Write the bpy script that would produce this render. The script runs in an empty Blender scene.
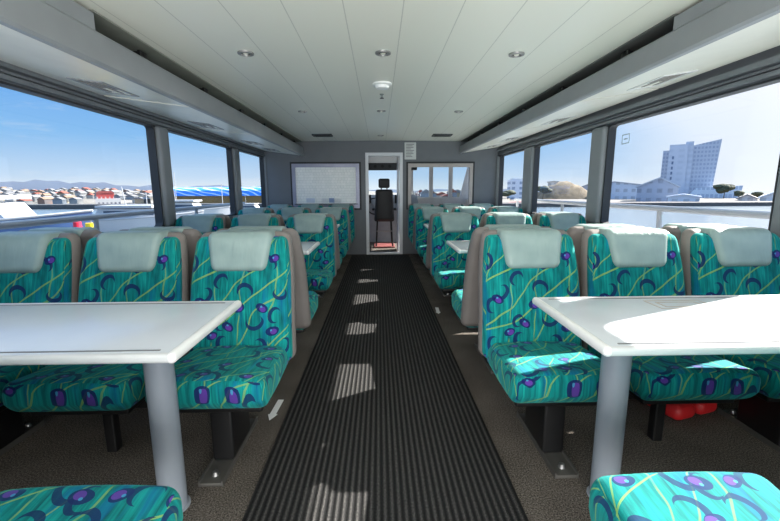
import bpy, bmesh, math, random
from mathutils import Vector, Matrix
random.seed(7)
SC = bpy.context.scene
COL = SC.collection
PI = math.pi

# ------------------------------------------------------------------ camera maths
F = 405.0; CX, CY = 390.0, 260.5; H = 1.24
VP = (379.0, 190.0); ROLL = math.radians(-0.5)
_y = Vector(((VP[0]-CX)/F, (VP[1]-CY)/F, 1.0)).normalized()
_u = Vector((math.sin(ROLL), -math.cos(ROLL), 0.0)); _u = (_u - _y*_u.dot(_y)).normalized()
_x = _y.cross(_u)
if _x.x < 0: _x = -_x
CAM = Vector((0, 0, H))
def ray(px, py):
    d = Vector(((px-CX)/F, (py-CY)/F, 1.0))
    return Vector((_x.dot(d), _y.dot(d), _u.dot(d)))
def at(px, py, Y):
    d = ray(px, py); return CAM + d*(Y/d.y)

XC = 0.06            # cabin centre line
XL, XR = -2.16, 2.28  # inner faces of side walls
YB = 7.85            # bulkhead

# ------------------------------------------------------------------ mesh helpers
class MB:
    def __init__(s): s.v = []; s.f = []; s.uv = []
    def add(s, verts, faces, uvs=None):
        n = len(s.v); s.v += [tuple(p) for p in verts]
        for i, f in enumerate(faces):
            s.f.append(tuple(n+k for k in f))
            s.uv.append(uvs[i] if uvs else None)
        return s
    def box(s, c, d, rot=None):
        hx, hy, hz = d[0]/2, d[1]/2, d[2]/2
        P = [Vector((x, y, z)) for x in (-hx, hx) for y in (-hy, hy) for z in (-hz, hz)]
        if rot is not None: P = [rot @ p for p in P]
        P = [p+Vector(c) for p in P]
        return s.add(P, [(0,1,3,2),(4,6,7,5),(0,4,5,1),(2,3,7,6),(0,2,6,4),(1,5,7,3)])
    def b(s, x0, x1, y0, y1, z0, z1): return s.box(((x0+x1)/2,(y0+y1)/2,(z0+z1)/2),(x1-x0,y1-y0,z1-z0))
    def rbox(s, c, d, r, n=(1,1,1), k=3, deform=None):
        """rounded box on a lattice; deform(p, unit) bends it after rounding"""
        h = [d[0]/2, d[1]/2, d[2]/2]; r = min(r, *h)
        T = []
        for a in range(3):
            t = [-h[a]+r*(1-math.cos(i*PI/2/k)) if False else -h[a]+r*(1-math.tan((1-i/k)*PI/4)) for i in range(k)]
            mid = [-(h[a]-r)+2*(h[a]-r)*i/n[a] for i in range(n[a]+1)]
            t = t + mid + [-q for q in reversed(t)]
            T.append(t)
        idx = {}; V = []; FF = []; UU = []
        N = [len(t) for t in T]
        def vid(i, j, l):
            key = (i, j, l)
            if key in idx: return idx[key]
            p = Vector((T[0][i], T[1][j], T[2][l])); q = Vector((max(-h[0]+r, min(h[0]-r, p.x)), max(-h[1]+r, min(h[1]-r, p.y)), max(-h[2]+r, min(h[2]-r, p.z))))
            dd = p-q
            if dd.length > 1e-9: p = q+dd.normalized()*r
            u = Vector((p.x/h[0], p.y/h[1], p.z/h[2]))
            if deform: p = deform(p.copy(), u)
            idx[key] = len(V); V.append(p+Vector(c)); return idx[key]
        raw = lambda i, j, l: (T[0][i], T[1][j], T[2][l])
        for ax in range(3):
            a1, a2 = [(1,2),(2,0),(0,1)][ax]
            for side in (0, N[ax]-1):
                for i in range(N[a1]-1):
                    for j in range(N[a2]-1):
                        q = []
                        for (di, dj) in ((0,0),(1,0),(1,1),(0,1)):
                            ii = [0,0,0]; ii[ax] = side; ii[a1] = i+di; ii[a2] = j+dj; q.append(tuple(ii))
                        if side == 0: q.reverse()
                        uv = []
                        for t in q:
                            x, y, z = raw(*t)
                            if ax == 0: uv.append((y+c[1]+.37, z+c[2]))
                            elif ax == 1: uv.append((x+c[0], z+c[2]-h[2]))
                            else: uv.append((x+c[0], y+c[1]+h[1]))
                        FF.append(tuple(vid(*t) for t in q)); UU.append(uv)
        return s.add(V, FF, UU)
    def tube(s, pts, r, n=10, cap=True):
        pts = [Vector(p) for p in pts]; rs = r if isinstance(r, (list, tuple)) else [r]*len(pts)
        rings = []; up = None
        for i, p in enumerate(pts):
            t = (pts[min(i+1, len(pts)-1)]-pts[max(i-1, 0)]).normalized()
            if up is None: up = Vector((0,0,1)) if abs(t.z) < .9 else Vector((1,0,0))
            a = t.cross(up).normalized(); bb = a.cross(t).normalized(); up = bb
            rings.append([p+a*math.cos(2*PI*k/n)*rs[i]+bb*math.sin(2*PI*k/n)*rs[i] for k in range(n)])
        V = [q for R in rings for q in R]; FF = []
        for i in range(len(rings)-1):
            for k in range(n):
                FF.append((i*n+k, i*n+(k+1)%n, (i+1)*n+(k+1)%n, (i+1)*n+k))
        if cap: FF.append(tuple(range(n))[::-1]); FF.append(tuple((len(rings)-1)*n+k for k in range(n)))
        return s.add(V, FF)
    def lathe(s, prof, c=(0,0,0), n=24, flip=False):
        V = []; FF = []; m = len(prof)
        for k in range(n):
            a = 2*PI*k/n
            for (r, z) in prof: V.append((c[0]+r*math.cos(a), c[1]+r*math.sin(a), c[2]+z))
        for k in range(n):
            k2 = (k+1) % n
            for i in range(m-1): FF.append((k*m+i, k2*m+i, k2*m+i+1, k*m+i+1))
        return s.add(V, FF)
    def prism(s, poly, axis, a, b):
        """poly: 2D points; axis 'x','y','z' extrusion from a to b"""
        def P(p, t): return {'x': (t, p[0], p[1]), 'y': (p[0], t, p[1]), 'z': (p[0], p[1], t)}[axis]
        n = len(poly); V = [P(p, a) for p in poly]+[P(p, b) for p in poly]
        FF = [tuple(range(n))[::-1], tuple(range(n, 2*n))]+[(i, (i+1) % n, n+(i+1) % n, n+i) for i in range(n)]
        return s.add(V, FF)
    def ring(s, outer, inner, axis, a, b):
        """frame: two outlines of equal count, extruded"""
        def P(p, t): return {'x': (t, p[0], p[1]), 'y': (p[0], t, p[1]), 'z': (p[0], p[1], t)}[axis]
        n = len(outer); V = [P(p, a) for p in outer]+[P(p, a) for p in inner]+[P(p, b) for p in outer]+[P(p, b) for p in inner]
        FF = []
        for i in range(n):
            j = (i+1) % n
            FF += [(i, j, n+j, n+i), (2*n+i, 3*n+i, 3*n+j, 2*n+j), (i, 2*n+i, 2*n+j, j), (n+i, n+j, 3*n+j, 3*n+i)]
        return s.add(V, FF)
    def mesh(s, name, m, smooth=35):
        me = bpy.data.meshes.new(name); me.from_pydata(s.v, [], s.f)
        if any(u is not None for u in s.uv):
            l = me.uv_layers.new(name='UVMap')
            for p, u in zip(me.polygons, s.uv):
                if u is None: continue
                for k, li in enumerate(p.loop_indices): l.data[li].uv = u[k]
        bm = bmesh.new(); bm.from_mesh(me); bmesh.ops.recalc_face_normals(bm, faces=bm.faces)
        for f in bm.faces: f.smooth = True
        for e in bm.edges:
            if len(e.link_faces) == 2 and e.calc_face_angle(0) > math.radians(smooth): e.smooth = False
        bm.to_mesh(me); bm.free()
        for mm in (m if isinstance(m, (list, tuple)) else [m]): me.materials.append(mm)
        return me
    def build(s, name, m, parent=None, smooth=35):
        o = bpy.data.objects.new(name, s.mesh(name, m, smooth)); COL.objects.link(o)
        if parent is not None: o.parent = parent
        return o

def rrect(x0, x1, z0, z1, r, k=5):
    pts = []
    for (cx, cz, a0) in ((x1-r, z0+r, -PI/2), (x1-r, z1-r, 0), (x0+r, z1-r, PI/2), (x0+r, z0+r, PI)):
        for i in range(k+1):
            a = a0+PI/2*i/k; pts.append((cx+r*math.cos(a), cz+r*math.sin(a)))
    return pts
def rect_like(x0, x1, z0, z1, k=5):
    pts = []
    for (cx, cz) in ((x1, z0), (x1, z1), (x0, z1), (x0, z0)): pts += [(cx, cz)]*(k+1)
    return pts

def tag(o, label=None, cat=None, group=None, kind=None):
    if label: o['label'] = label
    if cat: o['category'] = cat
    if group: o['group'] = group
    if kind: o['kind'] = kind
    return o
def thing(name, label, cat, loc=(0,0,0), rz=0, group=None):
    o = bpy.data.objects.new(name, None); COL.objects.link(o); o.empty_display_size = .1
    o.location = loc; o.rotation_euler = (0, 0, rz)
    return tag(o, label, cat, group)
def struct(name, mb, m, parent=None, smooth=35):
    o = mb.build(name, m, parent, smooth)
    if parent is None: o['kind'] = 'structure'
    return o
def copy_tree(o, parent=None):
    c = o.copy(); COL.objects.link(c)
    if parent is not None: c.parent = parent
    for ch in [k for k in bpy.data.objects if k.parent is o]: copy_tree(ch, c)
    return c

# ------------------------------------------------------------------ materials
class NT:
    def __init__(s, name):
        s.m = bpy.data.materials.new(name); s.m.use_nodes = True; s.t = s.m.node_tree
        s.n = s.t.nodes; s.n.clear()
        s.out = s.n.new('ShaderNodeOutputMaterial'); s.p = s.n.new('ShaderNodeBsdfPrincipled')
        s.t.links.new(s.p.outputs[0], s.out.inputs[0])
    def new(s, t, **kw):
        n = s.n.new(t)
        for k, v in kw.items(): setattr(n, k, v)
        return n
    def link(s, a, b): s.t.links.new(a, b)
    def val(s, node, inp, v):
        i = node.inputs[inp]
        if hasattr(v, 'is_linked') or isinstance(v, bpy.types.NodeSocket): s.link(v, i)
        else: i.default_value = v
    def math(s, op, a, b=None, c=None, clamp=False):
        n = s.new('ShaderNodeMath', operation=op); n.use_clamp = clamp
        for i, q in enumerate((a, b, c)):
            if q is not None: s.val(n, i, q)
        return n.outputs[0]
    def vmath(s, op, a, b=None, out=0):
        n = s.new('ShaderNodeVectorMath', operation=op); s.val(n, 0, a)
        if b is not None: s.val(n, 1, b)
        return n.outputs[out]
    def ramp(s, fac, stops, interp='LINEAR'):
        n = s.new('ShaderNodeValToRGB'); n.color_ramp.interpolation = interp
        e = n.color_ramp.elements
        while len(e) < len(stops): e.new(.5)
        for q, (p, c) in zip(e, stops): q.position = p; q.color = (*c, 1) if len(c) == 3 else c
        s.link(fac, n.inputs[0]); return n.outputs[0]
    def mix(s, fac, a, b):
        n = s.new('ShaderNodeMix', data_type='RGBA'); s.val(n, 0, fac)
        s.val(n, 6, a if not isinstance(a, tuple) else (*a, 1)); s.val(n, 7, b if not isinstance(b, tuple) else (*b, 1))
        return n.outputs[2]
    def coord(s, which='Object'): return s.new('ShaderNodeTexCoord').outputs[which]
    def mapping(s, v, scale=(1,1,1), rot=(0,0,0), loc=(0,0,0)):
        n = s.new('ShaderNodeMapping'); s.link(v, n.inputs[0]); n.inputs['Scale'].default_value = scale; n.inputs['Rotation'].default_value = rot; n.inputs['Location'].default_value = loc
        return n.outputs[0]
    def noise(s, v, scale, detail=2, rough=.5, out=0):
        n = s.new('ShaderNodeTexNoise'); s.link(v, n.inputs['Vector']); n.inputs['Scale'].default_value = scale; n.inputs['Detail'].default_value = detail; n.inputs['Roughness'].default_value = rough
        return n.outputs[out]
    def bump(s, h, strength=.3, dist=.01):
        n = s.new('ShaderNodeBump'); s.link(h, n.inputs['Height']); n.inputs['Strength'].default_value = strength; n.inputs['Distance'].default_value = dist
        s.link(n.outputs[0], s.p.inputs['Normal'])
    def set(s, **kw):
        for k, v in kw.items():
            k = {'base':'Base Color','rough':'Roughness','metal':'Metallic','spec':'Specular IOR Level','sheen':'Sheen Weight','emit':'Emission Color','estr':'Emission Strength','coat':'Coat Weight'}[k]
            if isinstance(v, tuple) and len(v) == 3: v = (*v, 1)
            s.val(s.p, k, v)
        return s

def lin(c): return tuple((q/255/12.92 if q/255 <= .04045 else ((q/255+.055)/1.055)**2.4) for q in c)
def plain(name, rgb, rough=.5, metal=0, var=.08, scale=6, spec=.5, bump=0, dim=1.0):
    n = NT(name); base = tuple(c*dim for c in lin(rgb)); v = n.coord()
    f = n.noise(v, scale, 3)
    n.set(base=n.ramp(f, [(.3, tuple(c*(1-var) for c in base)), (.7, tuple(min(1, c*(1+var)) for c in base))]), rough=rough, metal=metal, spec=spec)
    if bump: n.bump(n.noise(v, scale*20, 2), bump, .002)
    return n.m

def fabric():
    n = NT('teal_velour'); uv = n.coord('UV')
    n2 = n.noise(uv, 5, 2, out=1)
    warp = n.vmath('ADD', uv, n.vmath('SCALE', n.vmath('SUBTRACT', n2, (.5,.5,.5))))
    warp.node.inputs[1].links[0].from_node.inputs['Scale'].default_value = .025
    # vertical strie
    st = n.noise(n.mapping(uv, (70, 5, 1)), 1, 3, .6)
    cl = n.noise(uv, 9, 2)
    base = n.ramp(n.math('ADD', n.math('MULTIPLY', st, .7), n.math('MULTIPLY', cl, .3)), [(.32, lin((0, 66, 74))), (.45, lin((0, 108, 108))), (.56, lin((4, 134, 130))), (.7, lin((22, 160, 150)))])
    col = base
    # faint blue columns
    bl = n.noise(n.mapping(uv, (16, 2.2, 1), loc=(3.1, 0, 0)), 1, 2)
    col = n.mix(n.ramp(bl, [(.55, (0,0,0)), (.66, (.55,.55,.55))]), col, lin((0, 92, 150)))
    # olive wisps: thin contour lines
    def wisp(rot, sc, dist, th, off):
        w = n.new('ShaderNodeTexWave', wave_type='BANDS', bands_direction='X'); n.link(n.mapping(uv, (1,1,1), (0,0,rot), (off,0,0)), w.inputs['Vector'])
        w.inputs['Scale'].default_value = sc; w.inputs['Distortion'].default_value = dist; w.inputs['Detail'].default_value = 1.5; w.inputs['Detail Scale'].default_value = 1.6
        return n.math('GREATER_THAN', w.outputs['Fac'], th)
    gate = n.ramp(n.noise(uv, 7, 1), [(.42, (0,0,0)), (.5, (1,1,1))])
    w1 = n.math('MULTIPLY', n.math('MULTIPLY', wisp(.12, 2.1, 3.6, .9965, .1), gate), .7)
    w2 = n.math('MULTIPLY', n.math('MULTIPLY', wisp(1.0, 1.35, 2.6, .9980, .4), 1.0), .9)
    w3 = n.math('MULTIPLY', wisp(.75, 1.7, 4.2, .9972, 1.7), .8)
    w = n.math('MAXIMUM', n.math('MAXIMUM', w1, w2), w3)
    col = n.mix(n.math('MULTIPLY', w, .8), col, lin((134, 172, 82)))
    # arc and eye motifs from jittered cell grids
    def cells(scale, off):
        v = n.vmath('ADD', n.mapping(warp, (scale, scale*.95, 1)), (off, off*.7, 0))
        vo = n.new('ShaderNodeTexVoronoi', voronoi_dimensions='2D', feature='F1'); n.link(v, vo.inputs['Vector']); vo.inputs['Scale'].default_value = 1; vo.inputs['Randomness'].default_value = .7
        d = n.vmath('SUBTRACT', v, vo.outputs['Position'])
        sep = n.new('ShaderNodeSeparateXYZ'); n.link(d, sep.inputs[0])
        sc = n.new('ShaderNodeSeparateColor'); n.link(vo.outputs['Color'], sc.inputs[0])
        return sep.outputs[0], sep.outputs[1], sc.outputs
    def rot(x, y, ang):
        c, q = n.math('COSINE', ang), n.math('SINE', ang)
        return (n.math('ADD', n.math('MULTIPLY', x, c), n.math('MULTIPLY', y, q)), n.math('SUBTRACT', n.math('MULTIPLY', y, c), n.math('MULTIPLY', x, q)))
    def ell(x, y, k): return n.math('SQRT', n.math('ADD', n.math('MULTIPLY', x, x), n.math('MULTIPLY', n.math('MULTIPLY', y, y), k)))
    # open arcs, thick in the belly and running out to points
    x, y, rc = cells(7.4, 1.93)
    rx, ry = rot(x, y, n.math('MULTIPLY', rc[0], 6.283))
    L = ell(rx, ry, .62)
    th = n.math('MULTIPLY', n.math('ADD', n.math('MULTIPLY', rx, 3.4), .5), .058)
    arc = n.math('LESS_THAN', n.math('ABSOLUTE', n.math('SUBTRACT', L, n.math('ADD', .17, n.math('MULTIPLY', rc[2], .07)))), n.math('MAXIMUM', th, 0))
    arc = n.math('MULTIPLY', arc, n.math('LESS_THAN', rc[1], .92))
    col = n.mix(n.math('MULTIPLY', arc, .9), col, lin((14, 30, 84)))
    # eyes: navy lens, violet heart, small pale glint
    x, y, rc = cells(6.3, 4.37)
    rx, ry = rot(x, y, n.math('MULTIPLY', n.math('SUBTRACT', rc[0], .5), 1.3))
    keep = n.math('LESS_THAN', rc[1], .74)
    lens = n.math('MULTIPLY', n.math('LESS_THAN', ell(rx, ry, 2.3), n.math('ADD', .17, n.math('MULTIPLY', rc[2], .05))), keep)
    heart = n.math('MULTIPLY', n.math('LESS_THAN', ell(n.math('SUBTRACT', rx, .035), n.math('ADD', ry, .02), 1.7), .105), keep)
    glint = n.math('MULTIPLY', n.math('LESS_THAN', ell(n.math('ADD', rx, .03), n.math('SUBTRACT', ry, .035), 1.3), .034), keep)
    col = n.mix(n.math('MULTIPLY', lens, .92), col, lin((18, 20, 88)))
    col = n.mix(n.math('MULTIPLY', heart, .85), col, lin((92, 54, 150)))
    col = n.mix(n.math('MULTIPLY', glint, .8), col, lin((60, 150, 190)))
    n.set(base=col, rough=.85, sheen=.25, spec=.2)
    n.p.inputs['Sheen Tint'].default_value = (*lin((120, 230, 215)), 1)
    n.bump(n.noise(uv, 220, 2), .12, .002)
    return n.m

def mat_mat():
    n = NT('black_ribbed_mat'); v = n.coord()
    w = n.new('ShaderNodeTexWave', wave_type='BANDS', bands_direction='X'); n.link(v, w.inputs['Vector']); w.inputs['Scale'].default_value = 11.5; w.inputs['Distortion'].default_value = .25; w.inputs['Detail Scale'].default_value = 12
    f = n.noise(n.mapping(v, (260, 110, 1)), 1, 2, .7)
    g = n.noise(v, 90, 2, .7)
    h = n.math('MULTIPLY', n.math('ADD', n.math('MULTIPLY', w.outputs['Fac'], .75), .38), n.math('ADD', n.math('MULTIPLY', f, 1.25), n.math('MULTIPLY', g, .1)))
    col = n.ramp(h, [(.08, lin((10, 10, 11))), (.42, lin((34, 34, 34))), (.75, lin((62, 61, 60))), (.95, lin((86, 84, 81)))])
    n.set(base=col, rough=.95, spec=.15)
    n.bump(n.math('ADD', w.outputs['Fac'], n.math('MULTIPLY', g, .6)), .7, .007)
    return n.m
def carpet_mat():
    n = NT('grey_brown_carpet'); v = n.coord()
    a = n.noise(v, 160, 2, .75); b = n.noise(v, 3, 2)
    col = n.ramp(n.math('ADD', n.math('MULTIPLY', a, .85), n.math('MULTIPLY', b, .15)), [(.36, lin((42, 38, 35))), (.5, lin((86, 80, 74))), (.66, lin((130, 122, 113)))])
    n.set(base=col, rough=1, spec=.1); n.bump(a, .5, .004); return n.m
def ceiling_mat():
    n = NT('white_ceiling_planks'); v = n.coord()
    s = n.new('ShaderNodeSeparateXYZ'); n.link(v, s.inputs[0])
    def seam(off, per, w):
        m = n.math('PINGPONG', n.math('ADD', s.outputs[0], off), per/2)
        return n.math('LESS_THAN', m, w)
    s1 = seam(.17, .30, .0028)
    c = n.mix(n.math('MULTIPLY', s1, .45), lin((226, 226, 214)), lin((128, 130, 124)))
    blot = n.noise(n.mapping(v, (1.2, .5, 1)), 1, 2)
    c2 = n.mix(n.math('MULTIPLY', blot, .14), c, lin((170, 172, 168)))
    n.set(base=c2, rough=.32, spec=.4); n.bump(n.math('SUBTRACT', 1, s1), .4, .004); return n.m
def vinyl():
    n = NT('grey_green_vinyl'); v = n.coord()
    wr = n.noise(n.mapping(v, (14, 2, 3)), 2, 2)
    n.set(base=n.ramp(n.noise(v, 8, 2), [(.3, lin((128, 150, 147))), (.7, lin((146, 165, 161)))]), rough=.42, spec=.45)
    n.bump(wr, .35, .012); return n.m
def glass(name='window_glass', tint=(1,1,1), refl=.008):
    n = NT(name); n.n.remove(n.p)
    t = n.new('ShaderNodeBsdfTransparent'); t.inputs[0].default_value = (*tint, 1)
    g = n.new('ShaderNodeBsdfGlossy'); g.inputs['Roughness'].default_value = .02
    lw = n.new('ShaderNodeLayerWeight'); lw.inputs[0].default_value = .25
    mx = n.new('ShaderNodeMixShader'); n.link(n.math('MULTIPLY', lw.outputs['Fresnel'], refl*6, clamp=True), mx.inputs[0]); n.link(t.outputs[0], mx.inputs[1]); n.link(g.outputs[0], mx.inputs[2]); n.link(mx.outputs[0], n.out.inputs[0])
    return n.m
def windows_mat(name, wall, win, sx, sz, fx=.55, fz=.5, haze=.0, dim=1.0):
    """a facade with rows of windows in its material"""
    n = NT(name); v = n.coord(); s = n.new('ShaderNodeSeparateXYZ'); n.link(v, s.inputs[0])
    hor = n.math('ADD', s.outputs[0], s.outputs[1])
    a = n.math('LESS_THAN', n.math('FRACT', n.math('DIVIDE', hor, sx)), fx)
    b = n.math('LESS_THAN', n.math('FRACT', n.math('DIVIDE', s.outputs[2], sz)), fz)
    nz = n.noise(v, .6, 1)
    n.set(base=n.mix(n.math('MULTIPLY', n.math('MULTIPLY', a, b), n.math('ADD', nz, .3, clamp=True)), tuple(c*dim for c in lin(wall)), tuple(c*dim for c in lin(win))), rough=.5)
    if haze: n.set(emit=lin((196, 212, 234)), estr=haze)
    return n.m

M = {}
M['fabric'] = fabric(); M['mat'] = mat_mat(); M['carpet'] = carpet_mat(); M['ceil'] = ceiling_mat(); M['vinyl'] = vinyl(); M['glass'] = glass()
M['shell'] = plain('taupe_grey_shell', (122, 116, 112), .55, bump=.1)
M['wall'] = plain('grey_wall_lining', (102, 106, 111), .5, var=.04)
M['pillar'] = plain('grey_pillar', (122, 127, 131), .45, var=.04)
M['gasket'] = plain('dark_gasket', (38, 41, 45), .6)
M['header'] = plain('header_trim', (104, 109, 114), .45)
M['fascia'] = plain('grey_rack_fascia', (134, 138, 141), .4, var=.04)
M['rackwhite'] = plain('cream_rack_underside', (226, 224, 212), .35, var=.03)
M['rackdark'] = plain('dark_rack_inside', (62, 64, 66), .7)
M['black'] = plain('black_steel', (16, 16, 17), .45)
M['blackplastic'] = plain('black_plastic', (24, 25, 27), .55)
M['table'] = plain('white_laminate_top', (216, 220, 226), .16, var=.02)
M['edge'] = plain('white_table_edge', (205, 206, 206), .35, var=.03)
M['groove'] = plain('grey_groove', (120, 122, 124), .5)
M['pole'] = plain('grey_painted_post', (140, 147, 156), .38, var=.04)
M['metal'] = plain('dull_metal', (150, 150, 148), .4, .7)
M['track'] = plain('dark_track', (92, 90, 86), .5, .4)
M['chrome'] = plain('bolt_metal', (190, 190, 188), .3, .9)
M['extwhite'] = plain('dimmed_outdoor_white', (226, 228, 230), .4, var=.03, dim=.5)  # white darkened evenly to hold against the strong sun
M['white'] = plain('white_paint', (232, 232, 230), .4, var=.02)
M['doorframe'] = plain('white_door_frame', (214, 215, 218), .35, var=.02)
M['helmfab'] = plain('black_leather', (26, 26, 28), .5, bump=.2)
M['red'] = plain('red_plastic', (190, 30, 34), .5)
M['lens'] = plain('lamp_lens', (235, 232, 220), .3)

# ------------------------------------------------------------------ setting: floor, ceiling, walls
YR = -1.7
struct('floor', MB().b(XL-.06, XR+.06, YR, 11.0, -.06, 0), M['carpet'])
cm = MB(); ZC = 2.15
prof = []
for i in range(13):
    t = -1+2*i/12; prof.append((XC+t*2.28, ZC-.03*t*t))
cm.prism(prof+[(XC+2.28, ZC+.12), (XC-2.28, ZC+.12)], 'y', YR, YB+.05)
struct('ceiling', cm, M['ceil'], smooth=60)

SILL, HEAD = .88, 1.862
def side_wall(name, x, sgn, pillars, frame_names):
    m = MB(); xo = x+sgn*.07; a, b = min(x, xo), max(x, xo)
    m.b(a, b, YR, YB, 0, SILL); m.b(a, b, YR, YB, HEAD, 2.14)
    struct(name, m, M['wall'])
    for k, (y0, y1) in enumerate(pillars):
        p = MB(); xi = x-sgn*.05
        p.rbox(((xi+xo)/2, (y0+y1)/2, (SILL+HEAD)/2), (abs(xo-xi), max(.02, y1-y0-.04), HEAD-SILL), .035, k=3)
        g = MB().b(min(x-sgn*.005, xo), max(x-sgn*.005, xo), y0, y1, SILL, HEAD)
        o = struct('trim_%d' % (k+(1 if sgn < 0 else 11)), p, M['pillar']); g.build('gasket_strip', M['gasket'], o)
PL = [(-.30, -.05), (1.86, 2.12), (4.10, 4.33), (6.17, 6.43), (7.83, 7.85)]
PR = [(-.10, .15), (2.05, 2.29), (4.10, 4.39), (6.02, 6.40), (7.74, 7.85)]
side_wall('wall_left', XL, -1, PL, None); side_wall('wall_right', XR, 1, PR, None)
nwin = 0
for x, sgn, P in ((XL, -1, PL), (XR, 1, PR)):
    ys = [(P[i][1], P[i+1][0]) for i in range(len(P)-1)]
    for (y0, y1) in ys:
        nwin += 1
        f = MB(); xo = x+sgn*.06; xi = x-sgn*.012
        f.ring(rect_like(y0, y1, SILL, HEAD), rrect(y0+.011, y1-.011, SILL+.014, HEAD-.014, .05), 'x', xi, xo)
        fo = f.build('window_%d' % nwin, M['gasket']); fo['kind'] = 'structure'
        MB().b(min(x+sgn*.03, x+sgn*.036), max(x+sgn*.03, x+sgn*.036), y0+.01, y1-.01, SILL+.01, HEAD-.01).build('pane', M['glass'], fo)
    # header mouldings above the windows
    h = MB()
    for (z0, z1, d) in ((1.872, 1.897, .035), (1.912, 1.926, .02), (1.938, 1.975, .045)):
        h.b(min(x, x-sgn*d), max(x, x-sgn*d), YR, YB, z0, z1)
    struct('trim_%d' % (20 if sgn < 0 else 21), h, M['header'])
    struct('trim_%d' % (22 if sgn < 0 else 23), MB().rbox((x-sgn*.015, (YR+YB)/2, SILL-.02), (.05, YB-YR, .04), .012), M['header'])

# bulkhead with a door opening and two windows
DX0, DX1, DZ = at(366.5, 200, YB).x, at(402, 200, YB).x, 1.91
w0 = (at(294.5, 190, YB).x, at(358, 190, YB).x); w1 = (at(409.5, 190, YB).x, at(470.5, 190, YB).x)
WZ0, WZ1 = .93, 1.70
bk = MB(); t0, t1 = YB, YB+.06
bk.b(XL-.06, w0[0], t0, t1, 0, ZC+.1); bk.b(w0[0], w0[1], t0, t1, 0, WZ0); bk.b(w0[0], w0[1], t0, t1, WZ1, ZC+.1)
bk.b(w0[1], DX0, t0, t1, 0, ZC+.1); bk.b(DX0, DX1, t0, t1, DZ, ZC+.1); bk.b(DX1, w1[0], t0, t1, 0, ZC+.1)
bk.b(w1[0], w1[1], t0, t1, 0, WZ0); bk.b(w1[0], w1[1], t0, t1, WZ1, ZC+.1); bk.b(w1[1], XR+.06, t0, t1, 0, ZC+.1)
struct('wall_front', bk, M['wall'])
df = MB().ring([(DX0-.012, 0), (DX1+.012, 0), (DX1+.012, DZ+.02), (DX0-.012, DZ+.02)], [(DX0+.045, .03), (DX1-.045, .03), (DX1-.045, DZ-.04), (DX0+.045, DZ-.04)], 'y', YB-.03, YB+.09)
d1 = struct('door_1', df, M['doorframe'])
MB().b(DX1-.07, DX1-.05, YB+.1, YB+.72, .02, DZ-.03).build('sliding_door_leaf', M['doorframe'], d1)
# rear wall behind the camera with a wide glazed opening
rw = MB(); rw.b(XL-.06, XL+.5, YR-.06, YR, 0, 2.2); rw.b(XR-.5, XR+.06, YR-.06, YR, 0, 2.2); rw.b(XL+.5, XR-.5, YR-.06, YR, 0, .5); rw.b(XL+.5, XR-.5, YR-.06, YR, 2.02, 2.2)
struct('wall_back', rw, M['wall'])

# aisle mat
amat = MB().rbox((.012, 3.35, .006), (1.085, 8.7, .012), .005)
tag(amat.build('aisle_mat', M['mat']), 'long black ribbed rubber mat down the middle of the aisle', 'mat')

# ------------------------------------------------------------------ wheelhouse beyond the bulkhead
YW = 10.6
wm = MB()
wm.b(-2.2, 2.32, YW, YW+.06, 0, 1.05); wm.b(-2.2, 2.32, YW, YW+.06, 1.86, 2.2)
for px, wdt in ((359, .3), (431, .10), (450.5, .10)):
    c = at(px, 190, YW).x; wm.b(c-wdt/2, c+wdt/2, YW, YW+.06, 1.05, 1.86)
cs = at(466, 190, YW).x; wm.prism([(cs-.16, 1.05), (cs+.6, 1.05), (cs+.6, 1.86), (cs+.04, 1.86)], 'y', YW, YW+.06)
wm.b(at(413, 190, YW).x-.32, at(413, 190, YW).x, YW, YW+.06, 1.05, 1.86)
struct('wall_wheelhouse_front', wm, plain('wheelhouse_grey', (196, 186, 178), .5))
sw = MB()
for x in (-2.2, 2.28): sw.b(x, x+.06, YB+.06, YW, 0, 1.0); sw.b(x, x+.06, YB+.06, YW, 1.75, 2.2)
struct('wall_wheelhouse_side', sw, M['white'])
struct('ceiling_wheelhouse', MB().b(-2.25, 2.35, YB+.06, YW+.1, 2.12, 2.2), M['white'])
wp = MB().b(-2.1, 2.25, YW+.02, YW+.026, 1.05, 1.86).build('window_20', glass('windshield', (.98, 1, 1), .04)); wp['kind'] = 'structure'
ph = thing('instrument_panel', 'pale overhead panel with dark instrument strip seen through top of doorway', 'panel', ((DX0+DX1)/2, 9.3, 1.72))
MB().rbox((0, 0, .23), (1.5, .3, .26), .02).build('panel_box', M['white'], ph)
MB().rbox((0, -.05, .03), (1.5, .22, .15), .015).build('instrument_strip', M['rackdark'], ph)
for k in (-.18, -.02, .14):
    MB().lathe([(0, 0), (.035, 0), (.035, .02), (0, .02)], n=14).build('dial', M['blackplastic'], ph).matrix_local = Matrix.Translation((k, -.17, .03)) @ Matrix.Rotation(PI/2, 4, 'X')
cs = thing('helm_console', 'grey helm console under the windshield beyond the doorway', 'console', ((DX0+DX1)/2, 10.1, 0))
MB().prism([(-.35, 0), (.42, 0), (.42, 1.12), (.1, 1.12), (-.3, .86), (-.35, .8)], 'x', -.85, .85).build('console_body', plain('console_grey', (150, 152, 156), .5), cs)
mm = MB().rbox((.02, -.18, .98), (.30, .04, .2), .01, deform=None); mm.build('screen', M['blackplastic'], cs)
MB().rbox((-.36, -.2, 1.02), (.14, .05, .22), .01).build('screen', M['blackplastic'], cs)
MB().rbox((.36, -.2, 1.02), (.16, .05, .2), .01).build('screen', M['blackplastic'], cs)
wl = thing('steering_wheel', 'dark steering wheel on the helm console behind the black chair', 'steering wheel', ((DX0+DX1)/2-.2, 9.72, .86))
pts = [(math.cos(a)*.19, 0, math.sin(a)*.19) for a in [2*PI*i/24 for i in range(25)]]
MB().tube(pts, .014, 8).build('wheel_rim', M['blackplastic'], wl)
sp = MB()
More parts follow.
